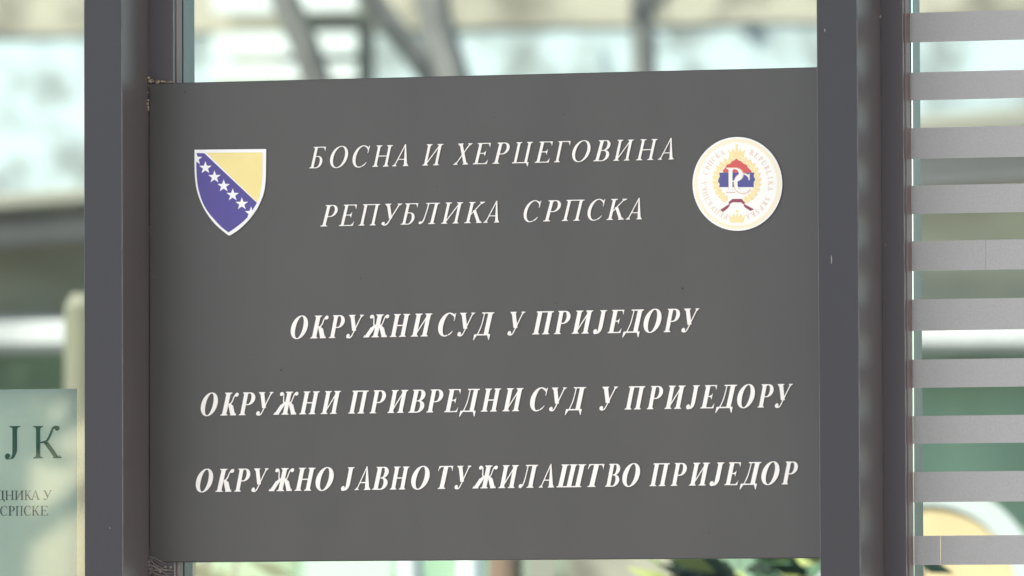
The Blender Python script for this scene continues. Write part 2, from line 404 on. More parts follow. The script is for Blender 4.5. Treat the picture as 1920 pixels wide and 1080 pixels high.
# sash bars with their gaskets beside each mullion (right side of each mullion is seen)
lx = xe(276.8, 277.6, .003); lx = (lx[0] + .0006, lx[1] + .0006)
lm = xe(228.0, 230.2, -DL); rm = xe(1606.6, 1613, -DR)
sb = upright('sash_bar', lm, xe(325.2, 327.5, .003), .003, .0085, .0009)
lg = xe(325.2, 327.5, .003)
upright('sash_bar', rm, xe(1692.6, 1700.2, .003), .003, .0085, .0009)
rg = xe(1692.6, 1700.2, .003)
off = lambda e, d: (e[0] + d, e[1] + d)
for g, px in ((lg, 340.), (rg, 1707.)):
    wv = .0022
    upright('glazing_gasket', off(g, -.02), off(g, -.0016), .0087, .0130, .0006, [MT['gasket_dark'], MT['gasket']])
    upright('glazing_gasket', off(g, -.02), off(g, .0008), .0132, GY - .0004, .0011, [MT['gasket'], MT['gasket']])
    upright('inner_frame', off(g, -.03), off(g, -.0005), GY + .0062, GY + .052, .001, [MT['spacer'], MT['spacer']])
xl, xr = -2.3, 2.5
upright('end_mullion', (xl, xl), (xl + .06, xl + .06), -.1, .16); upright('end_mullion', (xr, xr), (xr + .06, xr + .06), -.1, .16)
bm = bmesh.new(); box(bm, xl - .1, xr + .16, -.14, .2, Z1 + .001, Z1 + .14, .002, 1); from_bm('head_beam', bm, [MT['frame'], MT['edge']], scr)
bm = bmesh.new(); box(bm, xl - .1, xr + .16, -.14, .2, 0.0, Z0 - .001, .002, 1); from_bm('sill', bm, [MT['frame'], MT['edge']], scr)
def pane(x0, x1, z0, z1, y=GY, **kw):
    bm = bmesh.new(); box(bm, x0, x1, y, y + .006, z0, z1); return from_bm('glass_pane', bm, MT['glass'], scr, **kw)
XRm = X(1530.8, -DR)
pane(xl + .061, XL - .062, Z0 + .002, Z1 - .002)
pane(XL + .02, XRm + .04, ZT - .01, Z1 - .002)
pane(XL + .02, XRm + .04, Z0 + .002, ZB + .01)
rp_ = pane(rg[0] - .006, xr - .002, Z0 + .002, Z1 - .002)
# frosted film stripes on the right pane, each stuck to the outer face of the glass
st = [(22.5, 78), (134.5, 187), (239, 297), (347, 400.5), (451.5, 507.5), (561, 620), (674, 727), (780, 832), (885, 942), (1005, 1060)]
st = [(-86, -32)] + st + [(1112, 1166)]
fy = GY - .0008
for i, (a, b) in enumerate(st):
    x0 = X(1706.3 + 6.0 * (a + 30) / 1080, fy); zt = at(1812, a - 1, fy).z; zb = at(1812, b - 1, fy).z
    bm = bmesh.new(); cut = {5: 1848.5, 10: 1761.5}.get(i)
    if cut:
        xc = X(cut, fy); box(bm, x0, xc - .0003, fy, fy + .0005, zb, zt); box(bm, xc + .0004, xr - .01, fy, fy + .0005, zb, zt)
    else: box(bm, x0, xr - .01, fy, fy + .0005, zb, zt)
    from_bm('film_stripe', bm, MT['film'], rp_)
# small pale flecks and scratches on the frame
for px, py, hw, hh, yy in ((1559, 487, .0007, .0055, -DR), (1546.5, 57, .0007, .0022, -DR), (206, 990, .0005, .0006, -DL), (1661, 460, .0006, .0006, .003)):
    bm = bmesh.new(); p = at(px, py, yy); tube(bm, [(p.x, yy - .0003, p.z - hh), (p.x + hw * .4, yy - .0004, p.z), (p.x, yy - .0003, p.z + hh)], [hw * .5, hw, hw * .6], 6)
    from_bm('fleck', bm, MT['fleck'], scr)
bm = bmesh.new(); p = at(1650.5, 31.5, .003)
bmesh.ops.create_icosphere(bm, subdivisions=2, radius=.0018, matrix=Matrix.Translation((p.x, .001, p.z))); from_bm('rivet', bm, MT['fleck'], scr, True)

# ------------------------------------------------------------------ the sign
sign = empty('court_sign', (XL, 0, ZB), label='grey rectangular court sign with five lines of raised white italic Cyrillic letters and two emblems', cat='sign')
bm = bmesh.new(); box(bm, XL + .002, XRm + .03, 0, .030, ZB, ZT, .0010, 1)
from_bm('panel', bm, [MT['panel'], MT['panel_edge']], sign)
rows = []
rows.append((False, (596, 315.4), (1250, 299.2), (596, 275.4), (1250, 260.2), [
    ('Б', 580.3, 612), ('О', 619.6, 653.4), ('С', 661.8, 694.6), ('Н', 698.8, 737.6), ('А', 735.9, 766.3), ('И', 792.5, 832.4), ('Х', 850.6, 887.2), ('Е', 887.4, 921.5),
    ('Р', 924.2, 956.6), ('Ц', 961, 1000.4), ('Е', 1003.3, 1037.6), ('Г', 1039.9, 1070.9), ('О', 1073.8, 1108.3), ('В', 1113.3, 1145.9), ('И', 1150.9, 1189.8), ('Н', 1193.7, 1234.5), ('А', 1234.5, 1264.4)]))
rows.append((False, (618, 424.4), (1190, 411.4), (618, 384.5), (1190, 372.3), [
    ('Р', 601.3, 634), ('Е', 636, 670), ('П', 673, 713.8), ('У', 716, 755), ('Б', 751.8, 785), ('Л', 785.6, 825.9), ('И', 827.8, 869.4), ('К', 871.3, 910.3), ('А', 907, 937),
    ('С', 982.6, 1015.8), ('Р', 1019, 1052.6), ('П', 1054, 1097), ('С', 1102.5, 1135.8), ('К', 1137.8, 1176.9), ('А', 1174, 1204.3)]))
rows.append((True, (562, 635.0), (1295, 622), (562, 592.4), (1295, 578.4), [
    ('О', 545.6, 578), ('К', 582, 616.5), ('Р', 617, 647), ('У', 649.6, 683), ('Ж', 681.6, 730.3), ('Н', 731, 769.8), ('И', 770.5, 811.5), ('С', 822, 856), ('У', 858, 891.5), ('Д', 887.3, 927.4),
    ('У', 952, 985.5), ('П', 998, 1039), ('Р', 1039, 1070), ('И', 1072, 1113), ('Ј', 1112.6, 1138.9), ('Е', 1139.3, 1171), ('Д', 1167, 1208), ('О', 1207, 1240.7), ('Р', 1244.6, 1275.5), ('У', 1278, 1311.8)]))
rows.append((True, (393, 779.5), (1470, 763.6), (393, 736.8), (1470, 719.9), [
    ('О', 377, 409), ('К', 413.5, 448), ('Р', 448, 479), ('У', 480.8, 513.5), ('Ж', 513, 560), ('Н', 561.5, 600), ('И', 601.7, 640), ('П', 653, 691.7), ('Р', 693, 724), ('И', 726.5, 765.7), ('В', 765.7, 798),
    ('Р', 799.6, 831.3), ('Е', 832.8, 864.5), ('Д', 861, 900), ('Н', 901.7, 940), ('И', 942, 982), ('С', 994, 1027.6), ('У', 1029.7, 1063), ('Д', 1059, 1099), ('У', 1124, 1159),
    ('П', 1171, 1210), ('Р', 1212.5, 1243.3), ('И', 1245.7, 1285.6), ('Ј', 1286.5, 1312), ('Е', 1312.8, 1344.8), ('Д', 1341, 1382), ('О', 1382, 1415.5), ('Р', 1420, 1450.5), ('У', 1452.7, 1486.5)]))
rows.append((True, (384, 922.6), (1480, 908.2), (384, 879.6), (1480, 865.4), [
    ('О', 367.6, 400), ('К', 404, 439.5), ('Р', 439.5, 469.7), ('У', 471.8, 504), ('Ж', 504, 551.8), ('Н', 552.4, 592), ('О', 592, 625.9), ('Ј', 639.5, 665), ('А', 665, 694.7), ('В', 697.5, 729), ('Н', 731, 767.9), ('О', 771, 805.6),
    ('Т', 820.7, 850), ('У', 852.4, 884), ('Ж', 885.7, 933.4), ('И', 934.5, 973), ('Л', 972.3, 1009), ('А', 1010, 1038.8), ('Ш', 1043, 1099), ('Т', 1101, 1133), ('В', 1134, 1162.6), ('О', 1166.6, 1199.8),
    ('П', 1217, 1255.7), ('Р', 1257, 1287.4), ('И', 1291, 1331), ('Ј', 1330, 1358), ('Е', 1357.5, 1389), ('Д', 1386, 1427), ('О', 1427, 1461), ('Р', 1464.7, 1495.6)]))
for bold, b0, b1, t0, t1, row in rows:
    bm = bmesh.new(); letters(bm, row, bold, b0, b1, t0, t1, -.00005, .0013)
    raised('lettering', bm, [MT['letter'], MT['letter_side']], sign)
# flat printed shapes, given in pixels of an enlarged view (ox, oy, scale)
def flat(name, polys, m, y, th, parent, view, side=None):
    ox, oy, s = view
    bm = bmesh.new()
    def fn(u, v):
        p = at(ox + u / s, oy + v / s, 0); return p.x, p.z
    emboss(bm, unite(polys), fn, y, y - th, 1 if side else 0)
    return raised(name, bm, [m, side] if side else [m], parent)
V1 = (340, 250, 4.911)
def curve(pts, sub=5):
    out = []; n = len(pts)
    for i in range(n - 1):
        p0 = pts[max(i - 1, 0)]; p1 = pts[i]; p2 = pts[i + 1]; p3 = pts[min(i + 2, n - 1)]
        for k in range(sub):
            t = k / sub
            out.append(tuple(.5 * (2 * p1[j] + (p2[j] - p0[j]) * t + (2 * p0[j] - 5 * p1[j] + 4 * p2[j] - p3[j]) * t * t + (3 * p1[j] - p0[j] - 3 * p2[j] + p3[j]) * t ** 3) for j in (0, 1)))
    return out + [pts[-1]]
outL = curve([(127, 152), (127, 300), (132, 420), (146, 515), (171, 600), (207, 682), (252, 757), (310, 830), (372, 888), (430, 934), (447, 941)])
outR = curve([(447, 941), (464, 934), (540, 882), (620, 805), (690, 715), (735, 627), (766, 540), (780, 440), (784, 330), (785, 145)])
shield = flat('shield_emblem', [outL + outR[1:]], MT['white'], 0, .0022, sign, V1, MT['letter_side'])
shL = curve([(144, 182), (144, 330), (152, 450), (168, 535), (203, 640), (250, 722), (310, 795), (372, 860), (440, 913)])
shR = curve([(440, 913), (530, 850), (612, 776), (662, 706), (701, 640)])
flat('blue_field', [shL + shR[1:] + [(217, 184)]], MT['blue'], -.0022, .0003, shield, V1)
flat('yellow_field', [[(236, 179)] + curve([(703, 636), (724, 580), (740, 500), (750, 410), (753, 320), (753, 176)])], MT['yellow'], -.0022, .0003, shield, V1)
def star(cx, cy, r, clip=None):
    pts = []
    for k in range(10):
        a = R(90 + 36 * k); rr = r if k % 2 == 0 else r * .40
        pts.append((cx + rr * math.cos(a), cy - rr * math.sin(a)))
    if clip: pts = [clip(*q) for q in pts]
    return pts
for i, (cx, cy) in enumerate(((142, 236), (228, 318), (311, 403), (396, 485), (479, 568), (563, 650), (648, 735))):
    cl = None
    if i == 0: cl = lambda a, b: (max(a, 140), b)
    if i == 6: cl = lambda a, b: (a, b) if (a - 648) * .62 + (b - 735) * .5 < 12 else (a - ((a - 648) * .62 + (b - 735) * .5 - 12) * .95, b - ((a - 648) * .62 + (b - 735) * .5 - 12) * .7)
    flat('star', [star(cx, cy, 60, cl)], MT['white'], -.0025, .0003, shield, V1)
# round seal
V2 = (1270, 230, 4.696); CX, CY = 533, 540
def ell(rx, ry, n=72, cx=CX, cy=CY): return [(cx + rx * math.cos(2 * math.pi * k / n), cy + ry * math.sin(2 * math.pi * k / n)) for k in range(n)]
def ringp(ro, ri, n=72, k=1.045):
    A = ell(ro, ro * k, n) ; B = ell(ri, ri * k, n)
    return [[A[i], A[(i + 1) % n], B[(i + 1) % n], B[i]] for i in range(n)]
seal = flat('round_seal', [ell(395, 413)], MT['seal_white'], 0, .0022, sign, V2, MT['letter_side'])
flat('rim', ringp(380, 350), MT['rim'], -.0022, .0002, seal, V2)
flat('red_field', [[(412, 440), (405, 425), (432, 392), (440, 372), (470, 362), (488, 340), (508, 332), (525, 318), (546, 334), (566, 342), (588, 362), (615, 372), (625, 395), (648, 415), (660, 440)]], MT['red'], -.0026, .0001, seal, V2)
flat('blue_field', [[(376, 441), (683, 441), (676, 470), (690, 500), (676, 530), (678, 568), (374, 568), (378, 540), (362, 515), (378, 480)]], MT['seal_blue'], -.0026, .0001, seal, V2)
lp = []
for a in range(-62, 243, 13):      # wreath of small leaves
    ca, sa = math.cos(R(a)), math.sin(R(a)); c = (527 + 188 * ca, 513 - 192 * sa)
    for k, rr in ((-12, 21), (11, 19)):
        q = (c[0] + k * ca, c[1] - k * sa); lp.append([(q[0] + rr * (1 + .25 * math.sin(3 * b + a)) * math.cos(b), q[1] + rr * (1 + .25 * math.sin(3 * b + a)) * math.sin(b)) for b in (2 * math.pi * j / 14 for j in range(14))])
flat('wreath', lp, MT['gold'], -.0024, .0002, seal, V2)
def crown(cx, cy, w, h):
    pts = [(-.5, .5), (-.5, .15), (-.62, -.3), (-.36, .0), (-.26, -.42), (-.1, -.02), (0, -.5), (.1, -.02), (.26, -.42), (.36, 0), (.62, -.3), (.5, .15), (.5, .5)]
    return [(cx + a * w, cy + b * h) for a, b in pts]
flat('crown', [crown(527, 262, 130, 90), [(517, 190), (537, 190), (537, 270), (517, 270)]], MT['gold'], -.0022, .0002, seal, V2)
flat('crown', [crown(530, 835, 125, 90)] + [ell(12, 12, 12, 530, 782)], MT['gold'], -.0022, .0002, seal, V2)
flat('ribbon', [[(490, 672), (572, 672), (600, 705), (592, 722), (566, 702), (490, 702), (462, 722), (455, 702)], [(462, 716), (470, 738), (408, 786), (380, 770)], [(592, 716), (588, 738), (648, 778), (680, 764)]], MT['ribbon'], -.0024, .0002, seal, V2)
flat('banner', [[(490, 706), (566, 706), (604, 750), (588, 748), (560, 722), (500, 722), (470, 750), (452, 748)]], MT['seal_blue'] if False else MT['seal_white'], -.0026, .0002, seal, V2)
def put(ch, x0, x1, yb, yt):
    vs, tr, bd = united(ch, False); us = {i for t in tr for i in t}; xs = [vs[i][0] for i in us]; mn, mx = min(xs), max(xs)
    return [[(x0 + (vs[i][0] - mn) / (mx - mn) * (x1 - x0), yb + (yt - yb) * vs[i][1]) for i in t] for t in tr]
flat('monogram', put('P', 440, 580, 612, 402) , MT['seal_white'], -.0029, .0002, seal, V2)
flat('monogram', put('С', 508, 645, 618, 452), MT['seal_white'], -.0031, .0002, seal, V2)
flat('monogram_shade', put('P', 433, 590, 619, 395), MT['peach'], -.00275, .00008, seal, V2)
flat('monogram_shade', put('С', 500, 652, 626, 446), MT['peach'], -.00285, .00008, seal, V2)
def ringtext(txt, a0, a1):
    bm = bmesh.new(); n = len(txt)
    for k, ch in enumerate(txt):
        if ch == ' ': continue
        a = R(a0 + (a1 - a0) * k / (n - 1)); g = united(ch, False); us = {i for t in g[1] for i in t}
        xs = [g[0][i][0] for i in us]; mid = (min(xs) + max(xs)) / 2; h = 44; r_ = 272
        def fn(u, v, a=a, mid=mid):
            rr = r_ + v * h; t = (u - mid) * h * .92
            px = CX + rr * math.sin(a) + t * math.cos(a); py = CY - 1.04 * (rr * math.cos(a) - t * math.sin(a))
            p = at(V2[0] + px / V2[2], V2[1] + py / V2[2], 0); return p.x, p.z
        emboss(bm, g, fn, -.0022, -.0025)
    raised('ring_lettering', bm, MT['peach'], seal)
ringtext('РЕПУБЛИКА СРПСКА', 200, 333); ringtext('REPUBLIKA SRPSKA', 26, 161)
# specks of dirt on the panel
for px, py, r_ in ((1190, 165, 1.5), (1057, 214, 1.8), (926, 220, 1.4), (527, 694, 3.0), (1280, 541, 2.6), (676, 522, 2.0), (347, 172, 2.2), (1043, 569, 1.6), (780, 980, 1.5), (1330, 1000, 1.6), (460, 560, 1.4), (1190, 690, 1.4), (820, 350, 1.3)):
    bm = bmesh.new(); p = at(px, py, 0); s = r_ / 1320 * .8
    bmesh.ops.create_icosphere(bm, subdivisions=1, radius=s, matrix=Matrix.Translation((p.x, -.0001, p.z)) @ Matrix.Diagonal((1, .15, .9 + .3 * random.random(), 1)))
    from_bm('dirt_speck', bm, MT['grime'], sign)
# crumbling sealant along the panel's upper left corner
def blob(bm, p, s, k=1.0):
    r_ = bmesh.ops.create_icosphere(bm, subdivisions=2, radius=s, matrix=Matrix.Translation(p))
    for v in r_['verts']:
        d = v.co - Vector(p); v.co = Vector(p) + Vector((d.x * k, d.y * .8, d.z)) * (.7 + .6 * random.random())
bm = bmesh.new()
_g = random.Random(12)
for i in range(34):
    p = at(281 + _g.random() ** 1.3 * 44, 154.6 - abs(_g.gauss(0, 2.2)), -.0005); blob(bm, (p.x, .0002, p.z), .0004 + .0013 * _g.random() ** 2, 1 + 2.2 * _g.random())
for px, py, s in ((278, 146, .0026), (279.5, 152, .003), (277.5, 188, .0022), (276.5, 194, .003), (277, 201, .0032), (277.5, 206, .002), (278, 160, .0012), (277, 173, .0012)):
    p = at(px, py, -.003); blob(bm, (p.x, -.002, p.z), s * .8)
from_bm('sealant_bead', bm, MT['sealant'], sign, True)

# dusty cobwebs in the corners beside the sign
def cobweb(name, label, strands, extra=()):
    bm = bmesh.new()
    for a, b, sag, rr in strands:
        pa, pb = at(*a), at(*b); mid = (pa + pb) / 2 + Vector((0, 0, -sag))
        tube(bm, [pa, (pa * .5 + mid * .5) + Vector((.001, -.001, -sag * .2)), mid, (pb * .5 + mid * .5) + Vector((-.001, 0, -sag * .2)), pb], [rr * .7, rr, rr, rr * 1.2, rr * .8], 5)
    for px, py, y, s in extra: p = at(px, py, y); blob(bm, p, s)
    o = from_bm(name, bm, MT['web'], None, True); tag(o, label, 'cobweb')
rnd = random.Random(3)
S1 = []
for i in range(15):
    a = (277 + rnd.uniform(-3, 3), 1048 + rnd.uniform(-10, 26), -.003); b = (290 + rnd.uniform(-8, 40), 1056 + rnd.uniform(0, 24), -.003 + rnd.uniform(0, .003)); S1.append((a, b, rnd.uniform(-.004, .005), rnd.uniform(.0002, .0007)))
for i in range(8): S1.append(((277 + rnd.uniform(-14, 2), 1015 + rnd.uniform(0, 40), -.02), (278 + rnd.uniform(-3, 10), 1045 + rnd.uniform(0, 15), -.003), .001, .00022))
cobweb('cobweb', 'dusty brown cobweb clinging under the lower left corner of the grey sign', S1,
       [(278, 1053, -.003, .0022), (279, 1060, -.002, .0022), (281, 1066, -.001, .002), (320, 1064, -.001, .0018), (300, 1072, -.001, .002), (296, 1067, -.001, .0017), (310, 1063, -.001, .0022), (281, 1074, -.001, .002)])
S2 = [((277.2, 405, -.0015), (277.2, 935, -.0015), 0, .00012)]
for i in range(16):
    y = rnd.uniform(410, 510); S2.append(((277 + rnd.uniform(-12, -1), y, -.03), (278 + rnd.uniform(0, 16), y + rnd.uniform(-16, 16), -.002), rnd.uniform(-.003, .003), .00016))
for i in range(3):
    y = rnd.uniform(880, 930); S2.append(((278, y, -.002), (281 + 4 * i, y + 30, -.002), -.003, .00012))
cobweb('cobweb', 'thin fuzzy cobweb strands on the left edge of the sign beside the shield', S2)

# ------------------------------------------------------------------ paper notice behind the left pane
NY = GY + .0075
nt_ = empty('paper_notice', at(143, 733, NY), label='pale green tinted paper notice with two large green letters behind the left glass', cat='notice')
pa = at(-190, 733, NY); pb = at(144, 728.5, NY); pc = at(146, 1400, NY)
bm = bmesh.new()
nx, nz = 8, 10; grid = []
for j in range(nz + 1):
    rw = []
    for i in range(nx + 1):
        x = pa.x + (pb.x - pa.x) * i / nx; z = pc.z + (pa.z + (pb.z - pa.z) * i / nx - pc.z) * j / nz
        rw.append(bm.verts.new((x, NY + .0004 * math.sin(i * 1.1) * math.sin(j * .9) + .0008, z)))
    grid.append(rw)
for j in range(nz):
    for i in range(nx): bm.faces.new((grid[j][i], grid[j][i + 1], grid[j + 1][i + 1], grid[j + 1][i]))
bmesh.ops.solidify(bm, geom=bm.faces[:], thickness=.0003)
from_bm('sheet', bm, MT['paper'], nt_, True)
bm = bmesh.new()
letters(bm, [('Ј', 9, 38)], False, (0, 860), (120, 859), (0, 799), (120, 798.5), NY - .0003, .0002, 0)
letters(bm, [('Q', 62.5, 116)], False, (0, 860), (120, 859), (0, 799), (120, 798.5), NY - .0003, .0002, 0)
raised('heading', bm, [MT['green_ink'], MT['green_ink']], nt_)
for row, b, t in (([('Д', -8, 9), ('Н', 10, 26.5), ('И', 28, 44.5), ('К', 46.5, 59.5), ('А', 58, 75), ('У', 81, 97.5)], 937.5, 920), ([('С', .5, 14), ('Р', 16, 28), ('П', 30, 43), ('С', 45, 58), ('К', 60, 74.5), ('Е', 76, 90)], 967, 949)):
    bm = bmesh.new(); letters(bm, row, False, (0, b), (100, b - .5), (0, t), (100, t - .5), NY - .0003, .0002, 0)
    raised('small_print', bm, [MT['grey_ink'], MT['grey_ink']], nt_)

# ------------------------------------------------------------------ the setting: ground, added canopy that shades the entrance
bm = bmesh.new(); v = [bm.verts.new((x, y, 0)) for x, y in ((-900, -900), (900, -900), (900, 900), (-900, 900))]; bm.faces.new(v)
tag(from_bm('ground', bm, mat('worn grey paving', (.16, .155, .145), .85, .25, .8, bump=.4, bscale=40)), kind='structure')
can = empty('added_shade_canopy', (0, -2.2, 6), label='flat concrete canopy added out of view to shade the glazed entrance', cat='canopy')  # unseen slab added to keep the sun off the sign
MT['concrete'] = mat('painted concrete', (.42, .41, .39), .85, .08, 2)
bm = bmesh.new(); box(bm, -7, 8, -4.6, .25, 6, 6.25, .01); from_bm('slab', bm, MT['concrete'], can)
bm = bmesh.new(); box(bm, -7, 8, -.10, .25, Z1 + .142, 5.998, .005); from_bm('upper_wall', bm, MT['concrete'], can)

wing = empty('added_bounce_wing', (6.5, -6, 0), label='pale beige plastered wing added out of view to bounce sunlight onto the frame', cat='building')  # unseen wall added to throw sunlight back onto the mullion sides
MT['wing'] = mat('beige render', (.46, .44, .42), .9, .1, 1.5)
bm = bmesh.new(); box(bm, 5.2, 9, -10, -2.2, 0, 7.5, .01); from_bm('wall', bm, MT['wing'], wing)
bm = bmesh.new(); box(bm, 5.0, 9.2, -10.2, -2.0, 7.502, 7.7, .01); from_bm('roof', bm, MT['concrete'], wing)
# ------------------------------------------------------------------ the street seen through the glass
HD = 34.0
def wallbox(bm, pL, pR, z0, z1, thick, push=0.0, bev=0):
    """upright slab whose front runs from pL to pR (points on plan) and whose body lies behind it; z0, z1 may differ at the two ends"""
    a = Vector((pL.x, pL.y, 0)); b = Vector((pR.x, pR.y, 0)); d = (b - a).normalized(); n = Vector((-d.y, d.x, 0))
    a = a + n * push; b = b + n * push; c = b + n * thick; e = a + n * thick
    zl, zr = z0 if isinstance(z0, tuple) else (z0, z0); tl, tr = z1 if isinstance(z1, tuple) else (z1, z1)
    hexa(bm, [(*a.xy, zl), (*b.xy, zr), (*c.xy, zr), (*e.xy, zl), (*a.xy, tl), (*b.xy, tr), (*c.xy, tr), (*e.xy, tl)], bev)
def zz(py, dep): return deep(960, py, dep).z
MT['plaster'] = mat('flaking white plaster with painted dapples', (.315, .365, .38), .9, col2=(.15, .165, .165), scale=5, detail=7, blend=(.44, .64))  # grey blotches paint branch-shadow dapples along with the flaking
MT['beige'] = mat('stained beige plaster', (.275, .25, .20), .9, col2=(.125, .112, .09), scale=3.6, detail=6, blend=(.45, .62))
hL, hR = deep(-2600, 540, HD + 1.5), deep(4200, 540, HD - 1.5)
house = empty('plaster_house', (hL + hR) / 2 * 1, label='pale plastered house with a beige upper storey seen blurred through the top of the glass', cat='house')
house.location.z = 0
zb_ = zz(55, HD)
bm = bmesh.new(); wallbox(bm, hL, hR, 0, zb_, 6); from_bm('lower_wall', bm, MT['plaster'], house)
bm = bmesh.new(); wallbox(bm, hL, hR, zb_ + .001, 9.5, 6, -.015); from_bm('upper_wall', bm, MT['beige'], house)
# white balcony with dark gaps between its boards
MT['white_paint'] = mat('white painted boards', (.42, .44, .44), .6, .08, 4)
MT['dark_gap'] = mat('dark recess', (.19, .18, .15), .8)
bL, bR = deep(398, 60, HD - 1.4), deep(668, 60, HD - 1.5)
bm = bmesh.new()
for a, b in ((-170, -120), (-95, -45), (-22, 22), (62, 104), (120, 150)): wallbox(bm, bL, bR, zz(b, HD - 1.4), zz(a, HD - 1.4), .04)
from_bm('balcony_rail', bm, MT['white_paint'], house)
bm = bmesh.new(); wallbox(bm, bL, bR, zz(150, HD - 1.4), zz(-170, HD - 1.4), .03, .30); wallbox(bm, bL, bR, zz(165, HD - 1.4), zz(151, HD - 1.4), 1.2, .0)
from_bm('balcony_back', bm, MT['dark_gap'], house)
# kiosk: green below, a white ledge, a grey-olive band and a dark roof edge; its right end stands nearer
KD = 25.6; KL, KR = deep(-900, 540, KD), deep(2900, 540, KD)
def kz(py, py2=None):                          # heights from the lines at px 20 and px 1812, carried on to both ends
    if py2 is None: py2 = py
    a, b = deep(20, py, KD).z, deep(1812, py2, KD).z; s_ = (b - a) / 1792
    return (a - s_ * 920, b + s_ * 1088)
kiosk = empty('green_kiosk', ((KL + KR) / 2).xy.to_3d(), label='green street kiosk with a white ledge and a dark flat roof edge behind the glass', cat='kiosk')
MT['kgreen'] = mat('green painted board', (.19, .28, .19), .6, .45, 2.2)
MT['mint'] = mat('mint poster', (.36, .44, .36), .6, .1, 2)
MT['olive'] = mat('olive grey cladding', (.42, .39, .28), .7, .35, 1.6, (1, 1, 3))
MT['lilac'] = mat('grey metal gutter', (.55, .52, .54), .5, .1, 3)
MT['roof'] = mat('dark roof felt', (.19, .18, .15), .9)
MT['ledge'] = mat('white concrete ledge', (.40, .39, .39), .8, .3, 3)
bm = bmesh.new(); wallbox(bm, KL, KR, 0, kz(665), 3.0); from_bm('front_board', bm, MT['kgreen'], kiosk)
bm = bmesh.new(); wallbox(bm, KL, KR, kz(664), kz(603, 610), 3.0, -.32, .02); from_bm('ledge', bm, MT['ledge'], kiosk)
bm = bmesh.new(); wallbox(bm, KL, KR, kz(602, 609), kz(462, 345), 3.0, .02); from_bm('upper_band', bm, MT['olive'], kiosk)
bm = bmesh.new(); wallbox(bm, KL, KR, kz(461, 344), kz(413, 275), 3.0, -.08, .015); from_bm('gutter', bm, MT['lilac'], kiosk)
bm = bmesh.new(); wallbox(bm, KL, KR, kz(412, 274), kz(381, 230), 3.0, -.50, .01); from_bm('roof_edge', bm, MT['roof'], kiosk)
for a, b, t, m in ((566, 738, 1000, 'mint'), (985, 1045, 1000, 'roof'), (1056, 1300, 1000, 'beige')):
    p0, p1 = deep(a, 540, KD - .12), deep(b, 540, KD - .12); bm = bmesh.new(); wallbox(bm, p0, p1, .3, zz(t, KD - .12), .05); from_bm('poster_board', bm, MT[m], kiosk)
# posts on the pavement before the kiosk
def post(label, pxl, pxr, dep, ptop, m, cat='post'):
    c = deep((pxl + pxr) / 2, 1000, dep); r_ = (pxr - pxl) / 2 / F * dep; top = zz(ptop, dep)
    bm = bmesh.new(); tube(bm, [(c.x, c.y, 0), (c.x, c.y, .12), (c.x, c.y, .121), (c.x, c.y, top - .03), (c.x, c.y, top)], [r_ * 1.5, r_ * 1.45, r_, r_, r_ * .6], 20)
    return tag(from_bm('post', bm, m, None), label, cat)
post('slim yellowish post seen behind the left glass above the paper notice', 120, 190, 20.5, 548, mat('yellowish painted post', (.115, .108, .075), .7, .15, 3))
post('thinner white post seen in the gap below the grey sign', 746, 792, 21, 960, MT['white_paint'])
post('wider white post touching the brown post in the gap below the grey sign', 858, 908, 22, 985, MT['white_paint'])
post('brown post right of the white posts below the grey sign', 915, 980, 20, 990, mat('brown painted post', (.12, .075, .05), .7, .2, 4))
# round yellow board with a pale rim
c = deep(1740, 1110, 19.0); rr = 208 / F * 19
yb = empty('round_board', (c.x, c.y, 0), label='round yellow board with a wide pale rim behind the striped glass at lower right', cat='sign board')
def disc(bm, c, r0_, r1_, th, n=48):
    for k in range(n):
        a0, a1 = 2 * math.pi * k / n, 2 * math.pi * (k + 1) / n
        q = []
        for yy in (0, th):
            for (rr_, a) in ((r0_, a0), (r1_, a0), (r1_, a1), (r0_, a1)):
                q.append(bm.verts.new(c + rt.xy.to_3d().normalized() * rr_ * math.cos(a) + Vector((0, 0, rr_ * math.sin(a))) - fw.xy.to_3d().normalized() * yy))
        for f in ((4, 5, 6, 7), (1, 2, 6, 5), (0, 4, 7, 3), (3, 2, 1, 0)): bm.faces.new([q[i] for i in f])
    bmesh.ops.remove_doubles(bm, verts=bm.verts[:], dist=1e-5)
bm = bmesh.new(); disc(bm, c, .001, rr - .052, .02); from_bm('board', bm, mat('yellow board', (.50, .385, .22), .6, .12, 5), yb)
bm = bmesh.new(); disc(bm, c, rr - .05, rr, .028); from_bm('rim', bm, MT['white_paint'], yb)
bm = bmesh.new(); tube(bm, [(c.x, c.y + .06, 0), (c.x, c.y + .06, c.z)], [.03, .03], 12); from_bm('pole', bm, MT['lilac'], yb)
